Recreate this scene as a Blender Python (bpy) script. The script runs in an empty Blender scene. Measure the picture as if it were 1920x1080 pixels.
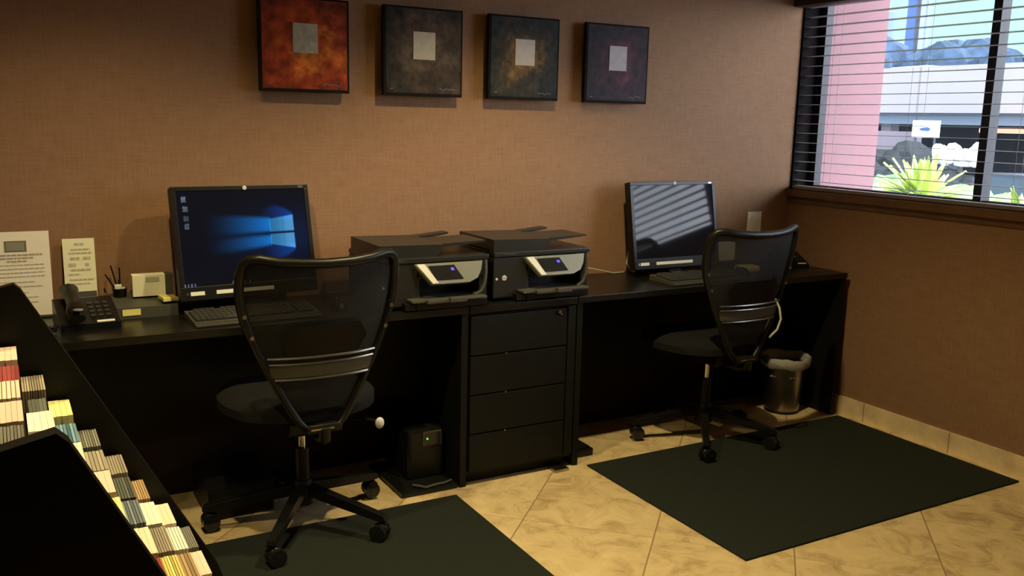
import bpy, bmesh, math, random
from mathutils import Vector, Matrix
random.seed(7)
PI = math.pi
C = bpy.context.scene.collection
S = bpy.context.scene

# ------------------------------------------------------------------ camera
YAW, PITCH, ROLL = 0.5173, 0.1825, 0.0229
fw = Vector((math.sin(YAW)*math.cos(PITCH), math.cos(YAW)*math.cos(PITCH), -math.sin(PITCH)))
r0 = Vector((math.cos(YAW), -math.sin(YAW), 0)); u0 = r0.cross(fw)
rt = r0*math.cos(ROLL) + u0*math.sin(ROLL); up = rt.cross(fw)
cd = bpy.data.cameras.new('camera'); cam = bpy.data.objects.new('camera', cd); C.objects.link(cam)
M = Matrix((rt, up, -fw)).transposed().to_4x4(); M.translation = Vector((-3.7668, -3.5862, 1.4716))
cam.matrix_world = M
cd.sensor_width = 36; cd.lens = 1705.8/1920*36; cd.clip_start = 0.02; cd.clip_end = 500
S.camera = cam

# ------------------------------------------------------------------ world, sun, lamps, exposure
w = bpy.data.worlds.new('world'); S.world = w; w.use_nodes = True
wn = w.node_tree.nodes; wl = w.node_tree.links
SKY_FILL = 15.0
bg = wn['Background']; bg.inputs[1].default_value = 1.0
tc = wn.new('ShaderNodeTexCoord'); sx = wn.new('ShaderNodeSeparateXYZ'); rp = wn.new('ShaderNodeValToRGB')
wl.new(tc.outputs['Generated'], sx.inputs[0]); wl.new(sx.outputs['Z'], rp.inputs[0]); 
rp.color_ramp.elements[0].color = (.80, 1.32, 1.27, 1); rp.color_ramp.elements[1].color = (.55, .80, 1.0, 1)
# sky brightened towards -y, out of view, as added fill for the back wall
my = wn.new('ShaderNodeMapRange'); my.inputs['From Min'].default_value = .15; my.inputs['From Max'].default_value = -.75
my.inputs['To Min'].default_value = 1.0; my.inputs['To Max'].default_value = SKY_FILL; wl.new(sx.outputs['Y'], my.inputs['Value'])
hm = wn.new('ShaderNodeMix'); hm.data_type = 'RGBA'; hf = wn.new('ShaderNodeMapRange'); hf.inputs['From Min'].default_value = .15; hf.inputs['From Max'].default_value = -.4
wl.new(sx.outputs['Y'], hf.inputs['Value']); wl.new(hf.outputs[0], hm.inputs[0]); wl.new(rp.outputs[0], hm.inputs[6]); hm.inputs[7].default_value = (.88, .95, 1.08, 1)
wl.new(hm.outputs[2], bg.inputs[0]); wl.new(my.outputs[0], bg.inputs[1])
sun = bpy.data.lights.new('sun', 'SUN'); sun.energy = 3.4; sun.angle = 0.01; sun.color = (1, .97, .9)
so = bpy.data.objects.new('sun', sun); C.objects.link(so)
so.rotation_euler = Vector((.62, .35, -.9)).to_track_quat('-Z', 'Y').to_euler()
def spot(name, loc, power, col, deg, blend, size=.05, rot=(0, 0, 0)):
    l = bpy.data.lights.new(name, 'SPOT'); l.energy = power; l.color = col; l.spot_size = math.radians(deg); l.spot_blend = blend
    l.shadow_soft_size = size
    o = bpy.data.objects.new(name, l); C.objects.link(o); o.location = loc; o.rotation_euler = rot
    return o
WARM = (1, .78, .40)
LAMPS = ((-2.0, -1.2, 136, 120), (-3.4, -1.2, 84, 118), (-3.45, -2.15, 92, 92))
for lx, ly, lw, la in LAMPS: spot('downlight_lamp', (lx, ly, 2.56), lw, WARM, la, .6, .035)
S.view_settings.view_transform = 'Standard'; S.view_settings.look = 'None'
S.view_settings.gamma = 1; S.view_settings.use_curve_mapping = False; S.view_settings.exposure = 0

# ------------------------------------------------------------------ materials
def mat(name, col, rough=.5, metal=0, noise=None, bump=0, bscale=200, spec=.5, emit=None, es=0, alpha=None):
    m = bpy.data.materials.new(name); m.use_nodes = True; n = m.node_tree.nodes; l = m.node_tree.links
    b = n['Principled BSDF']; b.inputs['Base Color'].default_value = (*col, 1)
    b.inputs['Roughness'].default_value = rough; b.inputs['Metallic'].default_value = metal
    b.inputs['Specular IOR Level'].default_value = spec
    t = n.new('ShaderNodeTexCoord')
    if noise:
        sc, amt = noise
        nz = n.new('ShaderNodeTexNoise'); nz.inputs['Scale'].default_value = sc; nz.inputs['Detail'].default_value = 4
        l.new(t.outputs['Object'], nz.inputs['Vector'])
        r = n.new('ShaderNodeValToRGB'); l.new(nz.outputs['Fac'], r.inputs[0]); l.new(r.outputs[0], b.inputs['Base Color'])
        r.color_ramp.elements[0].position = .3; r.color_ramp.elements[1].position = .7
        r.color_ramp.elements[0].color = (*[c*(1-amt) for c in col], 1); r.color_ramp.elements[1].color = (*[min(1, c*(1+amt)) for c in col], 1)
    if bump:
        nb = n.new('ShaderNodeTexNoise'); nb.inputs['Scale'].default_value = bscale; l.new(t.outputs['Object'], nb.inputs['Vector'])
        bp = n.new('ShaderNodeBump'); bp.inputs['Strength'].default_value = bump; bp.inputs['Distance'].default_value = .002
        l.new(nb.outputs['Fac'], bp.inputs['Height']); l.new(bp.outputs[0], b.inputs['Normal'])
    if emit: b.inputs['Emission Color'].default_value = (*emit, 1); b.inputs['Emission Strength'].default_value = es
    return m

def wallpaper():
    m = mat('wallpaper', (.3, .16, .09), .85, spec=.15); n = m.node_tree.nodes; l = m.node_tree.links; b = n['Principled BSDF']
    g = n.new('ShaderNodeNewGeometry'); mp = n.new('ShaderNodeMapping'); mp.inputs['Scale'].default_value = (9, 9, 14)
    l.new(g.outputs['Position'], mp.inputs[0])
    a = n.new('ShaderNodeTexNoise'); a.inputs['Scale'].default_value = 1.4; a.inputs['Detail'].default_value = 6; a.inputs['Roughness'].default_value = .75
    l.new(mp.outputs[0], a.inputs['Vector'])
    mp2 = n.new('ShaderNodeMapping'); mp2.inputs['Scale'].default_value = (12, 12, 120); l.new(g.outputs['Position'], mp2.inputs[0])
    h = n.new('ShaderNodeTexNoise'); h.inputs['Scale'].default_value = 1; h.inputs['Detail'].default_value = 2; l.new(mp2.outputs[0], h.inputs['Vector'])
    mp3 = n.new('ShaderNodeMapping'); mp3.inputs['Scale'].default_value = (120, 120, 12); l.new(g.outputs['Position'], mp3.inputs[0])
    v = n.new('ShaderNodeTexNoise'); v.inputs['Scale'].default_value = 1; v.inputs['Detail'].default_value = 2; l.new(mp3.outputs[0], v.inputs['Vector'])
    s1 = n.new('ShaderNodeMath'); s1.operation = 'ADD'; l.new(h.outputs['Fac'], s1.inputs[0]); l.new(v.outputs['Fac'], s1.inputs[1])
    s2 = n.new('ShaderNodeMath'); s2.operation = 'ADD'; l.new(s1.outputs[0], s2.inputs[0]); l.new(a.outputs['Fac'], s2.inputs[1])
    r = n.new('ShaderNodeMapRange'); r.inputs['From Min'].default_value = 1.1; r.inputs['From Max'].default_value = 1.9; l.new(s2.outputs[0], r.inputs['Value'])
    c = n.new('ShaderNodeValToRGB'); l.new(r.outputs[0], c.inputs[0]); l.new(c.outputs[0], b.inputs['Base Color'])
    c.color_ramp.elements[0].color = (.265, .148, .083, 1); c.color_ramp.elements[1].color = (.325, .196, .117, 1)
    bp = n.new('ShaderNodeBump'); bp.inputs['Strength'].default_value = .10; bp.inputs['Distance'].default_value = .002
    l.new(s1.outputs[0], bp.inputs['Height']); l.new(bp.outputs[0], b.inputs['Normal'])
    return m

def tile_floor(diag=True):
    m = mat('tile_stone', (.5, .36, .2), .42); n = m.node_tree.nodes; l = m.node_tree.links; b = n['Principled BSDF']
    g = n.new('ShaderNodeNewGeometry'); s = n.new('ShaderNodeSeparateXYZ'); l.new(g.outputs['Position'], s.inputs[0])
    def math_(op, a, bb):
        k = n.new('ShaderNodeMath'); k.operation = op
        for i, q in enumerate((a, bb)):
            if q is None: continue
            if isinstance(q, (int, float)): k.inputs[i].default_value = q
            else: l.new(q, k.inputs[i])
        return k.outputs[0]
    P = .69
    def grout(e, off, wd):
        q = math_('DIVIDE', math_('ADD', e, off), P); f = math_('FRACT', q, None)
        d = math_('ABSOLUTE', math_('SUBTRACT', f, .5), None)       # .5 at the line
        return math_('GREATER_THAN', d, .5-wd), math_('FLOOR', q, None)
    u = math_('SUBTRACT', s.outputs['X'], s.outputs['Y']); v = math_('ADD', s.outputs['X'], s.outputs['Y'])
    g1, f1 = grout(u, 1.295+6.9, .0055); g2, f2 = grout(v, 2.28+6.9, .0055)
    gr = math_('MAXIMUM', g1, math_('MULTIPLY', g2, .3))
    nz = n.new('ShaderNodeTexNoise'); nz.inputs['Scale'].default_value = 6.5; nz.inputs['Detail'].default_value = 8; nz.inputs['Roughness'].default_value = .62
    nz.inputs['Distortion'].default_value = 1.2
    cmb = n.new('ShaderNodeCombineXYZ'); l.new(math_('MULTIPLY', f1, 3.7), cmb.inputs[0]); l.new(math_('MULTIPLY', f2, 5.3), cmb.inputs[1])
    va = n.new('ShaderNodeVectorMath'); l.new(g.outputs['Position'], va.inputs[0]); l.new(cmb.outputs[0], va.inputs[1]); l.new(va.outputs[0], nz.inputs['Vector'])
    c = n.new('ShaderNodeValToRGB'); l.new(nz.outputs['Fac'], c.inputs[0]); e = c.color_ramp.elements
    e[0].position = .33; e[0].color = (.46, .33, .155, 1); e[1].position = .68; e[1].color = (.80, .64, .34, 1)
    k = e.new(.5); k.color = (.70, .545, .28, 1)
    mx = n.new('ShaderNodeMix'); mx.data_type = 'RGBA'; l.new(gr, mx.inputs[0]); l.new(c.outputs[0], mx.inputs[6]); mx.inputs[7].default_value = (.36, .25, .13, 1)
    l.new(mx.outputs[2], b.inputs['Base Color'])
    bp = n.new('ShaderNodeBump'); bp.invert = True; bp.inputs['Strength'].default_value = .5; bp.inputs['Distance'].default_value = .002
    l.new(gr, bp.inputs['Height']); l.new(bp.outputs[0], b.inputs['Normal'])
    return m

M_wall = wallpaper(); M_floor = tile_floor()
M_ceil = mat('ceiling_paint', (.30, .22, .15), .9)
M_basetile = mat('baseboard_tile', (.86, .68, .40), .45, noise=(9, .18))
M_grout = mat('grout', (.25, .17, .1), .9)
M_sill = mat('sill_wood', (.16, .085, .035), .45, noise=(12, .2))
M_desk = mat('desk_black_laminate', (.007, .007, .005), .30, noise=(30, .2), spec=.5)
M_desk2 = mat('desk_black_panel', (.0065, .0072, .0050), .55, noise=(30, .2), spec=.22)
M_rack = mat('rack_black', (.0045, .0048, .0035), .42, spec=.2)
M_plastic = mat('black_plastic', (.0065, .0068, .006), .38, noise=(40, .15), spec=.35)
M_gloss = mat('gloss_black', (.012, .012, .012), .12)
M_pgrey = mat('printer_charcoal', (.019, .020, .0165), .36, noise=(25, .08))
M_silver = mat('silver_plastic', (.30, .32, .27), .3, metal=.4)
M_bright = mat('bright_silver', (.80, .82, .70), .35, metal=.2)
M_chrome = mat('chrome', (.62, .62, .6), .16, metal=1)
M_steel = mat('brushed_steel', (.36, .35, .31), .3, metal=1, noise=(18, .15))
M_fabric = mat('seat_fabric', (.0095, .010, .010), .9, bump=.4, bscale=300, spec=.2)
M_mat = mat('mat_carpet', (.022, .027, .021), .95, noise=(500, .35), bump=.6, bscale=500, spec=.1)
M_paper = mat('white_paper', (.92, .88, .76), .8, spec=.2)
M_card = mat('cream_card', (.90, .90, .66), .8, spec=.2)
M_ink = mat('grey_ink', (.42, .37, .28), .9)
M_inkd = mat('dark_ink', (.16, .16, .12), .9)
M_inkm = mat('olive_ink', (.27, .28, .20), .9)
M_cink = mat('pale_olive_ink', (.52, .51, .36), .9)
M_yellow = mat('yellow_paper', (.85, .80, .25), .8)
M_padshade = mat('yellow_paper_shaded', (.30, .24, .06), .8)
M_label = mat('label_strip', (.85, .85, .72), .7)
M_white = mat('white_plastic', (.8, .8, .76), .4)
M_tray = mat('tray_grey', (.065, .065, .048), .5)
M_key = mat('key_cap', (.035, .036, .03), .5)
M_ledb = mat('led_blue', (0, 0, .1), .5, emit=(.12, .08, 1), es=1.6)
M_ledg = mat('led_green', (0, .1, 0), .5, emit=(.15, 1, .1), es=1.2)
M_screenoff = mat('screen_off', (.010, .010, .014), .055, spec=.2)
M_logo = mat('logo_white', (.75, .76, .78), .4)
M_lcd = mat('lcd_dark', (.015, .015, .014), .2)
M_outlet = mat('outlet_ivory', (.80, .76, .62), .5)
M_slat = mat('blind_slat', (.34, .29, .28), .5)
M_valance = mat('valance_brown', (.035, .022, .015), .5)
M_alum = mat('window_aluminium', (.012, .012, .015), .5, metal=.3)
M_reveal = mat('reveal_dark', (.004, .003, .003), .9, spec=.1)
M_pink = mat('pink_stucco', (.27, .140, .150), .9, noise=(3, .04), bump=.3, bscale=60)
M_cable = mat('cable_white', (.55, .5, .42), .5)
M_lamp = mat('lamp_glow', (1, .8, .5), .5, emit=WARM, es=6)
M_liner = None
def alpha_mat(name, col, fac, rough=.5, glossy=False):
    m = bpy.data.materials.new(name); m.use_nodes = True; n = m.node_tree.nodes; l = m.node_tree.links
    b = n['Principled BSDF']; b.inputs['Base Color'].default_value = (*col, 1); b.inputs['Roughness'].default_value = rough
    t = n.new('ShaderNodeBsdfTransparent'); mx = n.new('ShaderNodeMixShader'); mx.inputs[0].default_value = fac
    l.new(b.outputs[0], mx.inputs[1]); l.new(t.outputs[0], mx.inputs[2]); l.new(mx.outputs[0], n['Material Output'].inputs[0])
    return m
M_mesh = alpha_mat('chair_mesh', (.0055, .006, .005), .12, .8)
M_liner = alpha_mat('bin_liner', (.75, .75, .7), .45, .25)
M_glass = alpha_mat('window_glass', (.5, .6, .6), .94, .03)

# ------------------------------------------------------------------ mesh helpers
def bm_new(): return bmesh.new()
def box(bm, c, s, rot=None, bevel=0):
    m = Matrix.Translation(Vector(c))
    if rot is not None: m = m @ rot
    m = m @ Matrix.Diagonal((*s, 1))
    r = bmesh.ops.create_cube(bm, size=1, matrix=m)
    if bevel:
        ed = list({e for v in r['verts'] for e in v.link_edges})
        bmesh.ops.bevel(bm, geom=ed, offset=bevel, segments=2, affect='EDGES', profile=.6)
def bb(bm, x0, x1, y0, y1, z0, z1, bevel=0):
    box(bm, ((x0+x1)/2, (y0+y1)/2, (z0+z1)/2), (abs(x1-x0), abs(y1-y0), abs(z1-z0)), None, bevel)
def cyl(bm, c, r, h, seg=24, axis='Z', r2=None):
    rot = {'Z': Matrix(), 'X': Matrix.Rotation(PI/2, 4, 'Y'), 'Y': Matrix.Rotation(PI/2, 4, 'X')}[axis]
    bmesh.ops.create_cone(bm, cap_ends=True, segments=seg, radius1=r, radius2=r if r2 is None else r2, depth=h, matrix=Matrix.Translation(Vector(c)) @ rot)
def tube(bm, pts, r, seg=10, closed=False, flat=None):
    pts = [Vector(p) for p in pts]; n = len(pts); rings = []
    rr = r if isinstance(r, (list, tuple)) else [r]*n
    prev = None
    for i, p in enumerate(pts):
        a = pts[i-1] if (i > 0 or closed) else p; b = pts[(i+1) % n] if (i < n-1 or closed) else p
        t = (b-a).normalized()
        if prev is None:
            ref = Vector((0, 0, 1)) if abs(t.z) < .9 else Vector((0, 1, 0)); nx = t.cross(ref).normalized()
        else: nx = (prev - t*prev.dot(t)).normalized()
        prev = nx; ny = t.cross(nx)
        rings.append([bm.verts.new(p + (nx*math.cos(2*PI*k/seg) + ny*math.sin(2*PI*k/seg))*rr[i]) for k in range(seg)])
    m = n if closed else n-1
    for i in range(m):
        A = rings[i]; B = rings[(i+1) % n]
        if closed and i == n-1:                       # align the last ring with the first
            best = min(range(seg), key=lambda s: (A[0].co-B[s].co).length); B = B[best:]+B[:best]
        for k in range(seg):
            try: bm.faces.new((A[k], A[(k+1) % seg], B[(k+1) % seg], B[k]))
            except ValueError: pass
    if not closed:
        bm.faces.new(rings[0][::-1]); bm.faces.new(rings[-1])
def prism(bm, poly, axis, a, b):
    """poly in the plane perpendicular to axis, extruded from a to b"""
    def P(p, t):
        if axis == 'Y': return (p[0], t, p[1])
        if axis == 'X': return (t, p[0], p[1])
        return (p[0], p[1], t)
    v0 = [bm.verts.new(P(p, a)) for p in poly]; v1 = [bm.verts.new(P(p, b)) for p in poly]; n = len(poly)
    bm.faces.new(v0[::-1]); bm.faces.new(v1)
    for i in range(n): bm.faces.new((v0[i], v0[(i+1) % n], v1[(i+1) % n], v1[i]))
def lathe(bm, prof, c=(0, 0, 0), seg=32):
    rings = []
    for r, z in prof:
        rings.append([bm.verts.new((c[0]+r*math.cos(2*PI*k/seg), c[1]+r*math.sin(2*PI*k/seg), c[2]+z)) for k in range(seg)])
    for A, B in zip(rings, rings[1:]):
        for k in range(seg): bm.faces.new((A[k], A[(k+1) % seg], B[(k+1) % seg], B[k]))
def obj(name, bm, m, parent=None, smooth=False, loc=None, rot=None):
    bmesh.ops.recalc_face_normals(bm, faces=bm.faces)
    me = bpy.data.meshes.new(name); bm.to_mesh(me); bm.free()
    me.materials.append(m)
    if smooth:
        for p in me.polygons: p.use_smooth = True
        try: me.set_sharp_from_angle(angle=math.radians(40))
        except Exception: pass
    o = bpy.data.objects.new(name, me); C.objects.link(o)
    if parent: o.parent = parent
    if loc: o.location = loc
    if rot: o.rotation_euler = rot
    return o
def tag(o, label, cat, group=None, kind=None):
    if label: o['label'] = label
    if cat: o['category'] = cat
    if group: o['group'] = group
    if kind: o['kind'] = kind
    return o
def thing(name, label, cat, loc=(0, 0, 0), rz=0, group=None, rx=0):
    o = bpy.data.objects.new(name, None); C.objects.link(o); o.location = loc; o.rotation_euler = (rx, 0, rz); o.empty_display_size = .05
    return tag(o, label, cat, group)
def struct(name, bm, m, parent=None):
    o = obj(name, bm, m, parent); 
    if not parent: o['kind'] = 'structure'
    return o
def copy_tree(o, parent=None):
    c = o.copy(); C.objects.link(c); c.parent = parent
    for ch in list(o.children): copy_tree(ch, c)
    return c
def text(name, body, size, m, parent, loc, rot, align='CENTER'):
    cu = bpy.data.curves.new(name, 'FONT'); cu.body = body; cu.size = size; cu.align_x = align; cu.align_y = 'CENTER'; cu.extrude = .0002
    t = bpy.data.objects.new(name, cu); C.objects.link(t)
    dg = bpy.context.evaluated_depsgraph_get(); me = bpy.data.meshes.new_from_object(t.evaluated_get(dg))
    bpy.data.objects.remove(t)
    o = bpy.data.objects.new(name, me); C.objects.link(o); me.materials.clear(); me.materials.append(m)
    o.parent = parent; o.location = loc; o.rotation_euler = rot
    return o

# ------------------------------------------------------------------ room shell
XL, YF, ZC = -5.2, -5.6, 2.6
bm = bm_new(); bb(bm, XL-.1, .2, YF-.1, .1, -.1, 0); struct('floor', bm, M_floor)
bm = bm_new(); bb(bm, XL-.1, .2, YF-.1, .1, ZC, ZC+.1); struct('ceiling', bm, M_ceil)
bm = bm_new(); bb(bm, XL-.1, .2, 0, .1, 0, ZC); struct('wall_back', bm, M_wall)
bm = bm_new(); bb(bm, XL-.1, XL, YF, 0, 0, ZC); struct('wall_left', bm, M_wall)
bm = bm_new(); bb(bm, XL-.1, .2, YF-.1, YF, 0, ZC); struct('wall_front', bm, M_wall)
WZ0, WZ1, WY1 = 1.10, 2.17, -2.75
bm = bm_new()
bb(bm, 0, .2, YF, 0, 0, WZ0); bb(bm, 0, .2, YF, 0, WZ1, ZC); bb(bm, 0, .2, YF, WY1, WZ0, WZ1)
struct('wall_right', bm, M_wall)
# dark inner return of the window recess
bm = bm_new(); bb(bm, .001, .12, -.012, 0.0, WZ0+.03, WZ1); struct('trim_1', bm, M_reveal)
# sill
bm = bm_new(); bb(bm, -.035, .12, WY1, 0, WZ0, WZ0+.038, .004)
bb(bm, -.012, 0, WY1, -.0, WZ0-.03, WZ0)
struct('trim_2', bm, M_sill)
# tile baseboard on the right wall, butted tiles
bm = bm_new(); bb(bm, -.010, 0, YF, -.003, 0, .098); o = struct('baseboard_right', bm, M_basetile)
bm = bm_new()
for k in range(12):
    y = -.14-.48*k
    bb(bm, -.0105, -.009, y-.002, y+.002, 0, .0985)
obj('grout_line', bm, M_grout, o)
bm = bm_new(); bb(bm, XL, -.01, -.010, 0, 0, .098); struct('baseboard_back', bm, M_basetile)
# recessed ceiling lights
def downlight(x, y, label):
    t = thing('recessed_light', label, 'ceiling light', (x, y, ZC), group='recessed ceiling lights')
    bm = bm_new(); lathe(bm, [(.085, 0), (.085, -.006), (.065, -.006), (.06, -.001)]); obj('trim_ring', bm, M_white, t, True)
    bm = bm_new(); cyl(bm, (0, 0, -.002), .06, .002); obj('lens', bm, M_lamp, t)
for (lx, ly, lw, la), q in zip(LAMPS, ('in front of the printers', 'in front of the left desk end', 'in the middle of the room')): downlight(lx, ly, 'round recessed ceiling light '+q)

# ------------------------------------------------------------------ window
wnd = bpy.data.objects.new('window_1', None); C.objects.link(wnd); wnd['kind'] = 'structure'; wnd.location = (.12, 0, WZ0)
def wframe():
    bm = bm_new()
    z0, z1 = .038, WZ1-WZ0
    bb(bm, 0, .05, WY1, -.012, z0, z0+.022); bb(bm, 0, .05, WY1, -.012, z1-.03, z1)
    bb(bm, 0, .05, -.055, -.012, z0, z1)
    bb(bm, 0, .05, WY1, WY1+.04, z0, z1)
    obj('window_frame', bm, M_alum, wnd)
    bm = bm_new(); bb(bm, -.01, .055, -1.04, -1.0, z0, z1)
    obj('mullion', bm, M_alum, wnd)
    bm = bm_new(); bb(bm, .02, .024, WY1+.03, -1.04, z0, z1); bb(bm, .02, .024, -1.0, -.055, z0, z1)
    obj('glass', bm, M_glass, wnd)
wframe()
bl = thing('window_blind', 'horizontal slat blind hanging open across the window', 'blind', (.03, 0, WZ1))
bm = bm_new(); bb(bm, -.025, .03, WY1+.01, -.003, -.055, 0, .003); obj('headrail', bm, M_valance, bl)
nsl = 19
bm = bm_new()
zs = []
for k in range(nsl):
    z = -.083-.050*k; zs.append(z)
    for a, b2 in ((-.025, 0), (0, .025)):
        prism(bm, [(a, z+(-.0015 if a else 0)), (b2, z+(-.0015 if b2 else 0)), (b2, z+.0013+(-.0015 if b2 else 0)), (a, z+.0013+(-.0015 if a else 0))], 'Y', WY1+.015, -.006)
obj('slats', bm, M_slat, bl)
bm = bm_new(); bb(bm, -.025, .025, WY1+.015, -.006, -1.03, -1.012, .004); obj('bottom_rail', bm, M_slat, bl)
bm = bm_new()
for y in (-.22, -.70, -.745, -1.25, -1.8, -2.4):
    for x in (-.026, .026):
        bm = bm_new(); box(bm, (x, y, -.54), (.0008, .0014, .97)); obj('ladder_cord', bm, M_slat, bl)
bm = bm_new(); bb(bm, -.075, -.001, WY1, -.002, 2.085, 2.19, .004)
tag(obj('valance', bm, M_valance), 'dark brown valance box along the top of the window', 'valance')

# ------------------------------------------------------------------ desks
DZ, DF = .75, -.475
M_deskshade = mat('desk_shade_dark_brown', (.016, .009, .005), .7, noise=(8, .2), spec=.2)
def desk(name, label, x0, x1, panels, modesty):
    t = thing(name, label, 'desk', (x0, 0, 0))
    W = x1-x0
    bm = bm_new(); bb(bm, 0, W, DF, -.004, DZ-.028, DZ, .002); obj('desktop', bm, M_desk, t)
    for px in panels:
        bm = bm_new(); bb(bm, px, px+.028, DF+.008, -.03, 0.002, DZ-.028, .0015); obj('side_panel', bm, M_desk2, t)
    bm = bm_new(); bb(bm, modesty[0], modesty[1], -.09, -.072, .30, DZ-.028); obj('modesty_panel', bm, M_desk2, t)
    bm = bm_new(); bb(bm, modesty[0], modesty[1], -.028, -.014, .002, DZ-.03); obj('back_or_shade_panel', bm, M_deskshade, t)  # added near-black sheet, stands in for the shade under the desk
    return t
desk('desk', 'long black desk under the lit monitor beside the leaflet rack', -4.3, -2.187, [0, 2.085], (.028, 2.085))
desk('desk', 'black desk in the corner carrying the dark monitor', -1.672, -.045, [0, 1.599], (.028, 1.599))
# filing cabinet between the desks
t = thing('filing_cabinet', 'black four drawer cabinet between the two desks under the printers', 'cabinet', (-2.182, 0, 0))
bm = bm_new(); bb(bm, 0, .505, DF+.02, -.02, .045, DZ-.03); bb(bm, .02, .485, DF+.05, -.03, 0.001, .045); obj('body', bm, M_desk2, t)
bm = bm_new(); bb(bm, 0, .505, DF, -.006, DZ-.03, DZ, .002); obj('top', bm, M_desk, t)
for i in range(4):
    z0 = .06+.163*i
    bm = bm_new(); bb(bm, .006, .455, DF+.003, DF+.0195, z0, z0+.157, .002); d = obj('drawer', bm, M_desk2, t)
    if i < 3:
        bm = bm_new(); cyl(bm, (.165, DF-.001, z0+.16), .0035, .006, 12, 'Y'); obj('stud', bm, M_steel, d)
bm = bm_new(); cyl(bm, (.415, DF+.0, .695), .007, .012, 16, 'Y'); bb(bm, .419, .428, DF-.006, DF, .682, .688); obj('lock', bm, M_chrome, t)
bm = bm_new(); bb(bm, .462, .50, DF+.003, DF+.0195, .06, .715, .002); obj('stile', bm, M_desk2, t)
bm = bm_new(); bb(bm, .40, .47, DF-.03, DF+.03, .001, .012); obj('foot', bm, M_steel, t)

# ------------------------------------------------------------------ floor mats
for x0, x1, y0, y1, lb in ((-3.83, -2.262, -1.49, -.532, 'dark green-black floor mat under the chair by the leaflet rack'),
                           (-1.615, -.052, -1.47, -.497, 'dark floor mat in the corner against the tile baseboard')):
    bm = bm_new(); bb(bm, x0, x1, y0, y1, .0005, .0075, .002)
    tag(obj('floor_mat', bm, M_mat), lb, 'mat')

# ------------------------------------------------------------------ monitors
def screen_mesh(parent, w, h, loc):
    NX, NY = 260, 170
    bm = bm_new(); vs = [[bm.verts.new((-w/2+w*i/NX, 0, h*j/NY)) for i in range(NX+1)] for j in range(NY+1)]
    for j in range(NY):
        for i in range(NX): bm.faces.new((vs[j][i], vs[j][i+1], vs[j+1][i+1], vs[j+1][i]))
    me = bpy.data.meshes.new('screen'); bm.to_mesh(me); bm.free()
    ca = me.color_attributes.new('picture', 'FLOAT_COLOR', 'POINT')
    rnd = random.Random(3)
    def ss(a, b, x):
        t = max(0, min(1, (x-a)/(b-a))); return t*t*(3-2*t)
    def colour(u, v):                      # v from the top
        r, g, b = .0014, .0026, .006
        gl = math.exp(-(((u-.78)/.30)**2+((v-.50)/.24)**2)); r += .0008*gl; g += .007*gl; b += .036*gl
        # window: right edge u=.885, left edge u=.70; perspective taller to the right
        for (va_l, va_r, vb_l, vb_r) in ((.325, .285, .465, .462), (.49, .485, .60, .655)):
            if .69 < u < .89:
                k = (u-.69)/.2; a = va_l+(va_r-va_l)*k; c = vb_l+(vb_r-vb_l)*k
                e = ss(a-.008, a+.01, v)*(1-ss(c-.01, c+.008, v))*ss(.685, .70, u)*(1-ss(.882, .892, u))
                q = .55+.45*ss(.72, .86, u)
                if abs(u-.80) < .008: q *= .88
                r += e*.030*q*(1+k*1.5); g += e*.27*q; b += e*.54*q
        # beams to the left
        if .15 < u < .70:
            k = (.70-u)/.55; f = (1-k)**2.0
            for a0, a1 in ((.31, .46), (.50, .61)):
                A = a0-.03*k*(1 if a0 < .4 else -1.5); Bb = a1-(.0 if a0 < .4 else -.06*k)
                e = ss(A-.02-.05*k, A+.03, v)*(1-ss(Bb-.03, Bb+.02+.05*k, v))
                f = (1-k)**2.3; r += .003*e*f; g += .15*e*f; b += .50*e*f
        if .62 < u < .89:                  # upper and lower outer beams
            k = (.89-u)/.27
            for s_, c0 in ((-1, .30), (1, .64)):
                vv = c0+s_*(.02+.09*math.sin(PI*min(1, k*.9)))
                lo, hi = (vv, c0+.03) if s_ < 0 else (c0-.03, vv)
                e = ss(lo-.03, lo+.02, v)*(1-ss(hi-.02, hi+.03, v))*(1-ss(.88, .893, u))*(1-k)**1.4
                g += .04*e; b += .24*e; r += .001*e
        return r, g, b
    icons = [(.055, .085), (.06, .185), (.06, .285), (.062, .37)]
    for j in range(NY+1):
        for i in range(NX+1):
            u = i/NX; v = 1-j/NY; c = colour(u, v)
            for n_, (iu, iv) in enumerate(icons):
                du = abs(u-iu)/.018; dv = abs(v-iv)/.030
                if du < 1 and dv < 1 and (rnd.random() < .75):
                    q = (.16, .12, .06, .11)[n_]; c = (q*.8, q*1.0, q*1.25)
            if v > .965:
                c = (.002, .003, .006)
                if u < .10 and int(u*120) % 3 == 0: c = (.12, .14, .2)
                if .36 < u < .52 and int(u*90) % 4 == 0: c = (.10, .12, .16)
            ca.data[j*(NX+1)+i].color = (*c, 1)
    m = mat('screen_picture', (.004, .004, .006), .15); n = m.node_tree.nodes; at = n.new('ShaderNodeAttribute'); at.attribute_name = 'picture'
    m.node_tree.links.new(at.outputs['Color'], n['Principled BSDF'].inputs['Emission Color']); n['Principled BSDF'].inputs['Emission Strength'].default_value = 1.0
    me.materials.append(m); o = bpy.data.objects.new('screen', me); C.objects.link(o); o.parent = parent; o.location = loc
    return o
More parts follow.
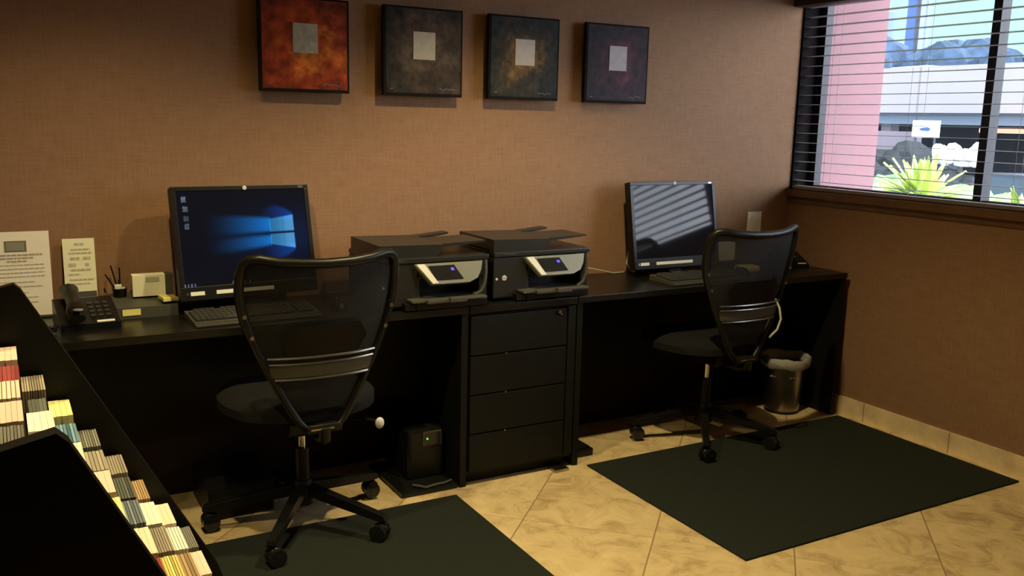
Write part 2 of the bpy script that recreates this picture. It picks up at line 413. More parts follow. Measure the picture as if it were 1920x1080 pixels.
def monitor(name, label, loc, yaw, tilt, on):
    t = thing(name, label, 'monitor', (loc[0], loc[1], DZ), yaw)
    zb = loc[2]-DZ
    R = Matrix.Translation((0, 0, zb)) @ Matrix.Rotation(-tilt, 4, 'X')
    W, H, D = .52, .415, .045
    def part(nm, bm, m, sm=False, par=None):
        bmesh.ops.transform(bm, matrix=R, verts=bm.verts); return obj(nm, bm, m, par or t, sm)
    bm = bm_new(); bb(bm, -W/2, W/2, .004, D, 0, H, .006); bb(bm, -W/2+.06, W/2-.06, D-.005, D+.03, .05, H-.06, .01)
    hs = part('housing', bm, M_plastic, True)
    # front bezel as a ring
    bm = bm_new(); b = .017; ch = .05
    bb(bm, -W/2, W/2, 0, .01, 0, ch, .002); bb(bm, -W/2, W/2, 0, .01, H-b, H, .002)
    bb(bm, -W/2, -W/2+b, 0, .01, ch, H-b, .001); bb(bm, W/2-b, W/2, 0, .01, ch, H-b, .001)
    bz = part('bezel', bm, M_plastic)
    if on:
        sc = screen_mesh(t, W-2*b, H-b-ch, (0, 0, 0)); 
        sc.matrix_local = R @ Matrix.Translation((0, .003, ch))
    else:
        bm = bm_new(); bb(bm, -W/2+b, W/2-b, .003, .006, ch, H-b); part('screen', bm, M_screenoff)
    bm = bm_new(); bb(bm, -W/2+.035, -W/2+.085, -.0012, 0, .018, .032); part('label_strip', bm, M_label)
    bm = bm_new(); bb(bm, -W/2+.128, -W/2+.35 if not on else -W/2+.345, -.0012, 0, .018, .032); part('label_strip', bm, M_label)
    bm = bm_new(); cyl(bm, (-W/2+.024, -.001, .025), .006, .003, 16, 'Y'); part('power_button', bm, M_steel)
    bm = bm_new(); cyl(bm, (0.01, -.0006, H-.009), .0075, .0016, 24, 'Y'); lg = part('logo_disc', bm, M_logo)
    lt = text('logo_letters', 'hp', .010, M_inkd, t, (0, 0, 0), (0, 0, 0)); lt.matrix_local = R @ Matrix.Translation((.01, -.0017, H-.009)) @ Matrix.Rotation(PI/2, 4, 'X')
    bm = bm_new(); bb(bm, W/2-.04, W/2-.022, -.0008, 0, H-.013, H-.006); part('badge', bm, M_steel)
    bm = bm_new(); prism(bm, [(.02, 0), (.19, 0), (.085, .30), (.06, .30)], 'X', -.035, .035); obj('stand', bm, M_plastic, t)
    bm = bm_new(); bb(bm, -.12, .12, -.03, .17, 0.0005, .012, .004); obj('base', bm, M_plastic, t)
    return t
monitor('monitor', 'black monitor switched on with a blue glowing window wallpaper', (-2.957, -.2, .803), .095, .215, True)
monitor('monitor', 'black monitor switched off reflecting the window blinds', (-.916, -.2, .79), .0, .18, False)

# ------------------------------------------------------------------ keyboards
def keyboard(label, x, y, rz):
    t = thing('keyboard', label, 'keyboard', (x, y, DZ+.0005), rz, group='black keyboards on the desks')
    bm = bm_new(); prism(bm, [(-.085, 0), (.085, 0), (.085, .024), (-.085, .012)], 'X', -.225, .225); obj('case', bm, M_tray, t)
    bm = bm_new(); rot = Matrix.Rotation(math.atan2(.012, .17), 4, 'X')
    rows = [24, 24, 23, 22, 22]
    for r_ in range(6):
        yy = .066-.0245*r_
        xx = -.215
        while xx < .20:
            wk = .0165
            if r_ == 5 and -.14 < xx < -.03: wk = .11
            if r_ == 0 and abs((xx+.215) % .09) < .018: xx += .0185; continue
            box(bm, (xx+wk/2, yy, .0225+(yy)*.0706), (wk, .019, .007), rot); xx += wk+.0022
            if abs(xx-.075) < .009 or abs(xx-.14) < .009: xx += .009
    obj('keys', bm, M_key, t)
    bm = bm_new(); bb(bm, -.225, .225, -.105, -.085, .001, .009, .002); obj('front_lip', bm, M_tray, t)
keyboard('black keyboard in front of the lit monitor', -2.985, -.325, .035)
keyboard('black keyboard in front of the dark monitor', -.905, -.335, 0)
for x, y, lb in ((-2.66, -.31, 'small black mouse right of the keyboard at the lit monitor'), (-.60, -.30, 'small black mouse right of the keyboard at the dark monitor')):
    bm = bm_new(); bmesh.ops.create_uvsphere(bm, u_segments=20, v_segments=12, radius=1, matrix=Matrix.Diagonal((.031, .054, .036, 1)))
    bmesh.ops.bisect_plane(bm, geom=bm.verts[:]+bm.edges[:]+bm.faces[:], plane_co=(0, 0, 0), plane_no=(0, 0, -1), clear_outer=True)
    bmesh.ops.holes_fill(bm, edges=bm.edges[:])
    t = thing('mouse', lb, 'mouse', (x, y, DZ+.001), 0); obj('shell', bm, M_plastic, t, True)
    bm = bm_new(); cyl(bm, (0, .03, .030), .008, .005, 14, 'X'); obj('scroll_wheel', bm, M_tray, t)

# ------------------------------------------------------------------ printers
def printer(label, x, y):
    t = thing('printer', label, 'printer', (x, y, DZ+.0005), 0, group='two multifunction printers side by side')
    W, D = .458, .34            # x from 0 to W, y from 0 (front) to D
    bm = bm_new()
    bb(bm, 0, .165, 0, D, .012, .178, .006); bb(bm, .165, W-.02, .09, D, .012, .178); bb(bm, W-.035, W, .01, D, .012, .178, .004)
    bb(bm, .15, W-.01, .0, D, .118, .178, .002); bb(bm, .02, W-.02, .03, D-.02, 0, .012); bb(bm, .15, W-.02, .02, D, .012, .036)
    obj('body', bm, M_pgrey, t)
    bm = bm_new(); bb(bm, 0, W, -.006, D+.0, .180, .200, .005); obj('scanner_lid', bm, M_pgrey, t)
    # document feeder: thick left block whose top runs into a thin tray on the right
    bm = bm_new(); prism(bm, [(.0, .200), (.235, .200), (.262, .232), (.262, .246), (.0, .251)], 'Y', 0.0, D-.03)
    obj('document_feeder', bm, M_pgrey, t)
    bm = bm_new()
    prism(bm, [(.262, .232), (.452, .246), (.455, .252), (.262, .246)], 'Y', .02, D*.62)
    prism(bm, [(.262, .232), (.40, .252), (.402, .259), (.262, .246)], 'Y', D*.74, D-.03)
    prism(bm, [(.262, .226), (.36, .236), (.36, .24), (.262, .236)], 'Y', D*.62, D*.74)
    obj('input_tray', bm, M_pgrey, t)
    # control panel, silver, leaning back
    def slanted(bm, pts, th):
        # pts in (x, s), s measured up the sloped face; the face leans back
        ca, sa = math.cos(.42), math.sin(.42)
        f = lambda p, d: (p[0], -.046+p[1]*sa+d*ca, .102+p[1]*ca-d*sa)
        a = [bm.verts.new(f(p, 0)) for p in pts]; b = [bm.verts.new(f(p, th)) for p in pts]; n = len(pts)
        bm.faces.new(a); bm.faces.new(b[::-1])
        for i in range(n): bm.faces.new((a[i], b[i], b[(i+1) % n], a[(i+1) % n]))
    bm = bm_new(); slanted(bm, [(.135, .082), (.195, .0), (.235, 0), (.355, 0), (.392, .015), (.412, .045), (.425, .082)], .02); cp = obj('control_panel', bm, M_silver, t)
    bm = bm_new(); slanted(bm, [(.142, .080), (.197, .002), (.222, .002), (.175, .080)], -.004)
    obj('chrome_or_glint_edge', bm, M_bright, cp)
    bm = bm_new(); slanted(bm, [(.190, .072), (.215, .014), (.330, .014), (.298, .072)], -.002); obj('touch_display', bm, M_lcd, cp)
    bm = bm_new(); slanted(bm, [(.281, .060), (.284, .050), (.296, .050), (.293, .060)], -.0045); obj('blue_light', bm, M_ledb, cp)
    bm = bm_new(); prism(bm, [(.0, .178), (-.006, .174), (-.030, .112), (0.0, .100)], 'X', .20, .39); obj('panel_back', bm, M_pgrey, t)
    # silver arc at the right front corner
    bm = bm_new(); tube(bm, [(W-.012, .0, .178), (W-.012, -.004, .13), (W-.018, -.008, .09), (W-.035, -.012, .058), (W-.065, -.014, .042)], .007, 8); obj('corner_trim', bm, M_tray, t, True)
    # trays
    bm = bm_new(); bb(bm, .11, W-.03, -.055, .12, .034, .044, .003); bb(bm, .165, .30, -.072, -.05, .032, .046, .003); bb(bm, .255, .325, -.086, -.06, .034, .052, .003)
    obj('output_tray', bm, M_tray, t)
    bm = bm_new(); bb(bm, .09, W-.02, -.035, .0, .004, .030, .003); bb(bm, .135, .16, -.039, -.03, .004, .03); obj('paper_drawer', bm, M_plastic, t)
    # marks on the lower left of the front
    bm = bm_new(); cyl(bm, (.050, -.0012, .095), .0105, .002, 24, 'Y'); lg = obj('logo_disc', bm, M_logo, t)
    text('logo_letters', 'hp', .014, M_inkd, t, (.050, -.0026, .095), (PI/2, 0, 0))
    bm = bm_new(); cyl(bm, (.015, -.001, .092), .005, .003, 16, 'Y'); obj('power_button', bm, M_logo, t)
    bm = bm_new(); bb(bm, .045, .10, -.0072, -.006, .189, .193); obj('name_strip', bm, M_tray, t)
    return t
printer('left charcoal printer, partly hidden behind the near mesh chair', -2.548, -.445)
printer('right charcoal printer above the filing cabinet, its round logo in view', -2.058, -.43)

# ------------------------------------------------------------------ desk telephones
def phone(label, x, y, rz, s=1.0):
    t = thing('desk_phone', label, 'telephone', (x, y, DZ+.0005), rz); t.scale = (s, s, s)
    bm = bm_new(); prism(bm, [(-.10, 0), (.11, 0), (.11, .075), (.08, .078), (-.10, .022)], 'X', -.085, .10); b_ = obj('phone_base', bm, M_plastic, t)
    bmesh_rows = bm_new(); sl = math.atan2(.056, .18); rot = Matrix.Rotation(sl, 4, 'X')
    for r_ in range(4):
        for c_ in range(3): box(bmesh_rows, (.022+.024*c_, -.055+.028*r_, .0385+(.028*r_)*.311), (.015, .014, .008), rot)
    obj('keypad', bmesh_rows, M_key, t)
    bm = bm_new(); box(bm, (.055, -.09, .0245), (.055, .012, .006), rot); obj('label_strip', bm, M_label, t)
    bm = bm_new(); pts = [(-.035, -.115, .045), (-.035, -.09, .062), (-.035, -.04, .080), (-.035, .02, .098), (-.035, .07, .108), (-.035, .10, .100)]
    tube(bm, pts, [.02, .026, .017, .017, .026, .02], 12); bmesh.ops.scale(bm, vec=(1.25, 1, 1), space=Matrix.Translation((.035, 0, 0)), verts=bm.verts)
    h = obj('handset', bm, M_plastic, t, True)
    bm = bm_new(); pts = []
    for k in range(150):
        a = k*.85; q = k/149
        c = Vector((-.075-.03*math.sin(q*PI*1.6), -.12-.03*math.sin(q*PI), .012+.02*(1-q)))
        pts.append(c+Vector((.0*q, .009*math.cos(a), .007*math.sin(a)))+Vector((-.06*q, .03*q, 0)))
    tube(bm, pts, .002, 5); obj('coiled_cord', bm, M_plastic, t, True)
    bm = bm_new(); cyl(bm, (-.033, -.128, .078), .016, .003, 16); obj('round_button', bm, M_silver, t)
    return t
phone('black desk telephone beside the standing paper notice', -3.535, -.225, .06)
phone('black desk telephone by the window wall, behind the far chair', -.15, -.17, -.35, .8)

# ------------------------------------------------------------------ papers on the left desk
def paper_lines(parent, rows, m, y=-.0012):
    for (x0, x1, z, hgt, seed) in rows:
        bm = bm_new(); rnd = random.Random(seed); x = x0
        while x < x1-.002:
            ww = min(rnd.uniform(.008, .022), x1-x); bb(bm, x, x+ww, y, y+.0006, z-hgt/2, z+hgt/2); x += ww+.0025
        obj('printed_line', bm, m, parent)
t = thing('paper_notice', 'large white printed notice standing against the wall at far left', 'sign', (-3.722, -.035, DZ+.003), 0, rx=-.07)
bm = bm_new(); bb(bm, -.105, .105, 0, .002, 0, .30); obj('sheet', bm, M_paper, t)
bm = bm_new(); bb(bm, -.035, .033, -.001, 0, .230, .268); lo = obj('printed_emblem', bm, M_inkd, t)
bm = bm_new(); bb(bm, -.029, .027, -.0016, -.001, .2345, .2635); obj('emblem_field', bm, M_inkm, lo)
paper_lines(t, [(-.085, .082, .219, .0055, 1), (-.055, .052, .208, .0055, 2), (-.03, .03, .197, .0055, 3)], M_ink)
paper_lines(t, [(-.09, .085, .184-.0135*k, .0035, 10+k) for k in range(4)] + [(-.09, .05, .124, .0035, 20), (-.09, .075, .108, .0035, 21), (-.09, .03, .086, .0035, 22), (-.09, .06, .07, .0035, 23), (-.02, .06, .052, .0035, 24)], M_cink)
bm = bm_new(); bb(bm, -.12, .125, -.02, .012, -.002, .004); obj('clear_foot', bm, M_tray, t)
t = thing('card_sign', 'narrow pale green printed card standing behind the telephone', 'sign', (-3.525, -.04, DZ+.04), 0, rx=-.08)
bm = bm_new(); bb(bm, -.052, .052, 0, .002, 0.0, .232); obj('card', bm, M_card, t)
paper_lines(t, [(-.014, .018, .212, .008, 30), (-.026, .036, .193, .006, 31), (-.034, .04, .180, .006, 32), (-.03, .0, .161, .01, 33), (.012, .036, .161, .01, 34), (-.036, -.012, .138, .012, 35),
                (.018, .034, .138, .01, 36), (-.03, .034, .120, .007, 37), (-.038, .0, .104, .005, 38), (-.036, .044, .085, .005, 39), (-.03, .03, .07, .004, 40)], M_cink)
bm = bm_new(); prism(bm, [(-.03, -.04), (.022, -.04), (.010, .05), (.003, .05)], 'X', -.05, .05); obj('card_holder', bm, M_plastic, t)

# black desk tray with note pads and a leaflet box on it
t = thing('desk_tray', 'flat grey-black desk organiser tray left of the keyboard', 'tray', (-3.33, -.105, DZ+.0005), .02)
bm = bm_new(); prism(bm, [(-.09, 0), (.09, 0), (.09, .062), (-.09, .040)], 'X', -.10, .105); obj('tray_body', bm, M_tray, t)
bm = bm_new(); bb(bm, -.082, -.022, -.0925, -.0895, .012, .034); obj('yellow_label', bm, M_yellow, t)
t = thing('leaflet_box', 'small cream card box standing on the desk tray', 'box', (-3.305, -.075, DZ+.0595), -.02)
bm = bm_new(); bb(bm, -.056, .056, -.025, .025, 0, .078, .001); bx_ = obj('card_box', bm, M_card, t)
bm = bm_new(); bb(bm, -.012, .036, -.0258, -.025, .052, .070); obj('printed_patch', bm, M_cink, t)
bm = bm_new(); bb(bm, .0565, .0845, -.02, .022, 0, .078, .001); obj('shade_toned_face', bm, M_tray, t)  # grey colour stands in for shade on the card's right face
t = thing('note_pad', 'thick yellow note pad lying on the desk tray beside the keyboard', 'note pad', (-3.262, -.150, DZ+.0520), .10)
bm = bm_new(); bb(bm, -.014, .014, -.04, .04, 0, .0135, .001); obj('lit_side', bm, M_yellow, t)
bm = bm_new(); bb(bm, .0145, .040, -.04, .04, 0, .0105, .001); obj('cover', bm, M_padshade, t)  # same yellow pad, its unlit part painted darker as ochre
t = thing('pen_cup', 'small black pen cup beside the cream box', 'pen cup', (-3.400, -.055, DZ+.0580))
bm = bm_new(); lathe(bm, [(0, 0), (.022, 0), (.024, .030), (.021, .030), (.019, .003), (0, .003)], seg=24); obj('cup', bm, M_plastic, t, True)
bm = bm_new(); bb(bm, -.018, .006, -.012, .006, .022, .044, .003); bb(bm, .004, .018, -.012, .002, .020, .034, .003); obj('eraser_block', bm, M_white, t)
for i, (dx, dy, hh) in enumerate(((-.035, .02, .12), (-.012, .03, .15), (.02, .03, .14))):
    bm = bm_new(); tube(bm, [(-3.400+dx*.1, -.055+dy*.2, DZ+.064), (-3.400+dx*.9-.014, -.055+dy*.6, DZ+.02+hh)], .0028, 8)
    tag(obj('pen', bm, M_plastic, None, True), 'thin dark pen leaning out of the pen cup, %s' % ('leftmost of the three', 'middle of the three', 'nearest the cream box')[i], 'pen', 'pens in the cup')

# items behind the far chair
t = thing('leaflet_box', 'olive card box on the corner desk, seen through the far chair mesh', 'box', (-.575, -.13, DZ+.0005), 0)
bm = bm_new(); bb(bm, -.065, .065, -.02, .02, .045, .135, .001); obj('card_box', bm, M_card, t)
bm = bm_new(); bb(bm, -.08, .09, -.05, .03, 0, .044, .002); obj('box_stand', bm, M_plastic, t)
bm = bm_new(); bb(bm, -.055, .055, -.035, .035, 0, .03, .012); 
tag(obj('note_pad', bm, M_yellow, None, False, (-.50, -.235, DZ+.0005), (0, 0, -.2)), 'yellow note pad on the corner desk behind the far chair', 'note pad')

# ------------------------------------------------------------------ wall outlet and cable
t = thing('wall_outlet', 'ivory wall outlet plate below the window corner', 'outlet', (-.250, -.001, .96))
bm = bm_new(); bb(bm, -.048, .050, -.006, 0, -.06, .06, .002); obj('plate', bm, M_outlet, t)
for z in (-.025, .025):
    bm = bm_new(); cyl(bm, (0, -.0065, z), .017, .003, 20, 'Y'); obj('socket', bm, M_outlet, t)
bm = bm_new(); tube(bm, [(-1.05, -.065, .90), (-1.08, -.06, .89), (-1.105, -.05, .85), (-1.11, -.045, .80), (-1.095, -.06, .765), (-1.08, -.07, .757)], .006, 8)
tag(obj('cable', bm, M_cable, None, True), 'white cable looping down from behind the dark monitor', 'cable')
bm = bm_new(); tube(bm, [(-1.50, -.03, .79), (-1.40, -.03, .80), (-1.28, -.05, .775), (-1.20, -.06, .757), (-1.13, -.05, .756)], .003, 8)
tag(obj('cable', bm, M_cable, None, True), 'thin cable running from the right printer along the desk', 'cable')

# ------------------------------------------------------------------ under-desk equipment
t = thing('backup_power_unit', 'black box with a green light on the floor beside the cabinet', 'power unit', (-2.305, -.25, .0205))
bm = bm_new(); bb(bm, -.085, .075, -.10, .17, 0, .205, .012); obj('case', bm, M_plastic, t)
bm = bm_new(); bb(bm, -.022, .062, -.104, -.1, .135, .198, .002); fp = obj('front_panel', bm, M_tray, t)
bm = bm_new(); bb(bm, -.015, .055, -.1055, -.104, .141, .190); obj('panel_window', bm, M_lcd, fp)
bm = bm_new(); cyl(bm, (-.004, -.107, .168), .004, .003, 12, 'Y'); obj('green_light', bm, M_ledg, fp)
bm = bm_new(); bb(bm, -2.465, -2.222, -.465, -.10, .001, .02, .004); 
bmesh.ops.translate(bm, vec=(0, 0, 0), verts=bm.verts)
tag(obj('floor_tray', bm, M_plastic), 'low black tray under the box with the green light', 'tray')
bm = bm_new(); tube(bm, [(-2.40, -.42, .03), (-2.36, -.46, .028), (-2.31, -.45, .028), (-2.27, -.445, .026), (-2.235, -.43, .026)], .005, 8)
tag(obj('cable', bm, M_tray, None, True), 'grey cable lying along the front of the black floor tray', 'cable')
t = thing('computer_case', 'low black computer case on the floor under the left desk', 'computer', (-3.05, -.20, .0))
bm = bm_new(); bb(bm, -.125, .115, -.145, .15, .006, .13, .006); obj('case', bm, M_plastic, t)
bm = bm_new(); bb(bm, -.118, .108, -.149, -.145, .02, .116, .002); obj('front_bezel', bm, M_desk2, t)
bm = bm_new(); bb(bm, -.11, .10, -.13, .13, 0, .006); obj('foot_plate', bm, M_desk2, t)
t = thing('floor_box', 'flat black box poking out right of the cabinet, on the floor', 'box', (-1.575, -.30, 0))
bm = bm_new(); bb(bm, -.065, .06, -.10, .15, .001, .035, .006); obj('case', bm, M_plastic, t)
bm = bm_new(); bb(bm, -.05, .045, -.09, .14, .035, .045, .004); obj('lid', bm, M_desk2, t)

# ------------------------------------------------------------------ waste bin
t = thing('waste_bin', 'round steel waste bin with clear liner under the corner desk', 'bin', (-.235, -.285, .0))
bm = bm_new(); lathe(bm, [(0, .004), (.078, .004), (.085, .0), (.088, .02), (.093, .10), (.108, .262), (.104, .262), (.09, .10), (.082, .01), (0, .01)]); obj('shell', bm, M_steel, t, True)
bm = bm_new(); lathe(bm, [(.102, .20), (.105, .262), (.112, .296), (.128, .300), (.131, .290), (.126, .252), (.113, .240)], seg=40)
for v in bm.verts:
    a = math.atan2(v.co.y, v.co.x); v.co.z += .004*math.sin(a*5+1)+.002*math.sin(a*13); 
obj('liner', bm, M_liner, t, True)
bm = bm_new(); lathe(bm, [(.107, .257), (.113, .258), (.115, .266), (.111, .271), (.106, .268)], seg=40); obj('rim', bm, M_chrome, t, True)
bm = bm_new(); lathe(bm, [(.0, -.0005+.0), (.09, -.0005+.0), (.09, .012), (.087, .014)], seg=40); obj('base_ring', bm, M_plastic, t, True)

# ------------------------------------------------------------------ mesh office chairs
def chair(label, loc, heading, base_off):
    """local +y is the way the sitter faces; heading is its world angle"""
    t = thing('office_chair', label, 'chair', (*loc, .008), heading-PI/2, group='mesh office chairs')
    # base
    for k in range(5):
        a = base_off+k*2*PI/5-(heading-PI/2); ca, sa = math.cos(a), math.sin(a)
        bm = bm_new()
        Rz = Matrix.Rotation(a, 4, 'Z')
        prism(bm, [(.02, .115), (.31, .072), (.345, .070), (.35, .078), (.345, .092), (.30, .102), (.02, .155)], 'Y', -.019, .019)
        for v in bm.verts:
            if v.co.x > .2: v.co.y *= .72
        bmesh.ops.transform(bm, matrix=Rz, verts=bm.verts)
        obj('base_arm', bm, M_plastic, t)
        bm = bm_new(); cyl(bm, (0, 0, .062), .006, .04, 10)
        bmesh.ops.create_uvsphere(bm, u_segments=16, v_segments=8, radius=.030, matrix=Matrix.Translation((-.010, 0, .034)) @ Matrix.Diagonal((1, .55, 1, 1)))
        sw = a+random.uniform(-1.0, 1.0)
        Mt = Matrix.Translation((.335*ca, .335*sa, 0)) @ Matrix.Rotation(sw, 4, 'Z')
        bmesh.ops.transform(bm, matrix=Mt, verts=bm.verts); cs = obj('caster', bm, M_plastic, t, True)
        for s in (-1, 1):
            bm = bm_new(); cyl(bm, (-.012, s*.019, .0305), .0295, .016, 28, 'Y'); cyl(bm, (-.012, s*.0275, .0305), .012, .003, 16, 'Y')
            bmesh.ops.transform(bm, matrix=Mt, verts=bm.verts); obj('wheel', bm, M_gloss, cs, True)
    bm = bm_new(); cyl(bm, (0, 0, .125), .042, .09, 28, r2=.032); cyl(bm, (0, 0, .215), .026, .15, 24); obj('column_cover', bm, M_plastic, t, True)
    bm = bm_new(); cyl(bm, (0, 0, .335), .014, .13, 20); obj('gas_lift', bm, M_chrome, t, True)
    bm = bm_new(); bb(bm, -.09, .09, -.16, .12, .385, .438, .01); obj('tilt_mechanism', bm, M_plastic, t)
    # seat
    bm = bm_new(); NX, NY = 20, 20; top = {}; bot = {}
    for j in range(NY+1):
        for i in range(NX+1):
            u = -1+2*i/NX; v = -1+2*j/NY
            # squircle mapping
            x = u*math.sqrt(1-v*v/2)*.9+u*.1; y = v*math.sqrt(1-u*u/2)*.9+v*.1
            x = x*1.05; y = y*1.05
            e = max(abs(u), abs(v)); rr = (1-e**6)
            zt = .495+.030*rr+.012*(abs(u)**2)*rr-.035*max(0, v-.55)**1.3
            top[i, j] = bm.verts.new((x*.262, .05+y*.25, zt-.012)); bot[i, j] = bm.verts.new((x*.262*(1-.07*rr), .05+y*.25*(1-.07*rr), .452-.012*rr+(.012 if v > .6 else 0)))
    for j in range(NY):
        for i in range(NX):
            bm.faces.new((top[i, j], top[i+1, j], top[i+1, j+1], top[i, j+1])); bm.faces.new((bot[i, j], bot[i, j+1], bot[i+1, j+1], bot[i+1, j]))
    bd = [(i, 0) for i in range(NX)]+[(NX, j) for j in range(NY)]+[(i, NY) for i in range(NX, 0, -1)]+[(0, j) for j in range(NY, 0, -1)]
    for a, b in zip(bd, bd[1:]+bd[:1]): bm.faces.new((top[a], bot[a], bot[b], top[b]))
    obj('seat', bm, M_fabric, t, True)
    # back: outline in (s, z)
    def yb(z): return -.235-.16*max(0, (z-.50))**1.15/ (.53**.15) - .0*z
    def S_(s, z): return Vector((s, yb(z)+.075*(abs(s)/.26)**2.2, z))
    half = [(0, 1.005), (.08, 1.006), (.15, 1.012), (.205, 1.022), (.235, 1.018), (.252, 1.00), (.260, .965), (.261, .92), (.256, .87), (.245, .82), (.228, .77), (.205, .71), (.178, .65), (.145, .585), (.112, .52), (.08, .465), (.055, .435)]
    loop = [S_(s, z) for s, z in half]+[S_(-s, z) for s, z in half[:0:-1]]
    rad = lambda z: .0165 if z > .8 else .0135
    bm = bm_new(); tube(bm, loop, [rad(p.z) for p in loop], 10, closed=True); obj('back_frame', bm, M_plastic, t, True)
    # mesh
    bm = bm_new(); rows = []
    def wid(z):
        hs = half[5:]
        if z >= 1.0: return .24
        for (s0, z0), (s1, z1) in zip(hs, hs[1:]):
            if z1 <= z <= z0: return s1+(s0-s1)*(z-z1)/(z0-z1)
        return hs[-1][0]
    N = 18; zz = [.50+(1.012-.50)*k/24 for k in range(25)]
    for z in zz:
        w_ = wid(z)-.006
        row = []
        for i in range(N+1):
            s = -w_+2*w_*i/N; zt = z
            if z > .98: zt = min(z, 1.003+.018*(abs(s)/.22)**2)
            row.append(bm.verts.new(S_(s, zt)+Vector((0, .004, 0))))
        rows.append(row)
    for A, B in zip(rows, rows[1:]):
        for i in range(N): bm.faces.new((A[i], A[i+1], B[i+1], B[i]))
    ms = obj('back_mesh', bm, M_mesh, t, True)
    # lumbar support band
    bm = bm_new()
    za, zb_ = .625, .665
    pts = [(s*.17, z) for z in (za, zb_) for s in [k/8 for k in range(-8, 9)]]
    A = [bm.verts.new(S_(s*.021*8/8*8/8*1.0, za)+Vector((0, -.012, 0))) for s in range(-8, 9)]
    B = [bm.verts.new(S_(s*.022, zb_)+Vector((0, -.012, 0))) for s in range(-8, 9)]
    A2 = [bm.verts.new(v.co+Vector((0, .006, 0))) for v in A]; B2 = [bm.verts.new(v.co+Vector((0, .006, 0))) for v in B]
    for i in range(16):
        bm.faces.new((A[i], A[i+1], B[i+1], B[i])); bm.faces.new((A2[i], B2[i], B2[i+1], A2[i+1])); bm.faces.new((A[i], A2[i], A2[i+1], A[i+1])); bm.faces.new((B[i], B[i+1], B2[i+1], B2[i]))
    lb = obj('lumbar_band', bm, M_tray, t)
    for z, q in ((.618, .158), (.672, .176), (.692, .182)):
        bm = bm_new(); tube(bm, [S_(s*q/8, z)+Vector((0, -.014, 0)) for s in range(-8, 9)], .0045, 8); obj('chrome_rod', bm, M_steel, lb, True)
    # lumbar pad in front of the mesh
    bm = bm_new(); pl = []
    for z in (.70, .725, .75, .775, .80):
        ww = .15-.6*abs(z-.75); pl.append([bm.verts.new(S_(ww*k/6, z)+Vector((0, -.010, 0))) for k in range(-6, 7)])
    for A, B in zip(pl, pl[1:]):
        for i in range(12): bm.faces.new((A[i], A[i+1], B[i+1], B[i]))
    bmesh.ops.solidify(bm, geom=bm.faces[:], thickness=.004)
    obj('lumbar_pad', bm, M_plastic, t, True)
    for s in (-1, 1):
        for z in (.835, .765):
            bm = bm_new(); p = S_(s*wid(z), z); cyl(bm, (p.x, p.y-.014, p.z), .007, .012, 14, 'Y'); obj('adjuster_knob', bm, M_steel, t, True)
    # spine from mechanism to the frame foot
    bm = bm_new(); tube(bm, [(0, -.10, .395), (0, -.20, .392), (0, -.255, .405), (0, -.255, .44)], [.02, .022, .022, .02], 10)
    bb(bm, -.06, .06, -.262, -.24, .425, .447, .004); obj('spine', bm, M_plastic, t, True)
    bm = bm_new(); bb(bm, -.05, .03, -.266, -.262, .438, .443); obj('chrome_bar', bm, M_steel, t)
    # side levers
    bm = bm_new(); tube(bm, [(.09, -.05, .40), (.20, -.10, .395), (.235, -.13, .39)], .006, 8); lv = obj('lever', bm, M_plastic, t, True)
    bm = bm_new(); bmesh.ops.create_uvsphere(bm, u_segments=16, v_segments=10, radius=1, matrix=Matrix.Translation((.243, -.14, .385)) @ Matrix.Diagonal((.017, .012, .021, 1)))
    return t, lv, bm
t1, lv1, k1 = chair('mesh-back office chair with the white-tipped lever, before the lit monitor', (-2.872, -.510), math.radians(91), math.radians(20))
obj('lever_tip', k1, M_white, lv1, True)
t2, lv2, k2 = chair('mesh-back office chair turned aside in the corner beside the steel bin', (-.912, -.438), math.radians(92), math.radians(15))
obj('lever_tip', k2, M_plastic, lv2, True)
bm = bm_new(); tube(bm, [(.155, -.245, .70), (.168, -.262, .66), (.174, -.27, .61), (.166, -.26, .56), (.145, -.235, .52)], .005, 8); obj('chrome_or_glint_edge', bm, M_bright, t2, True)  # added bright tube, imitates the window's glint on the chair frame

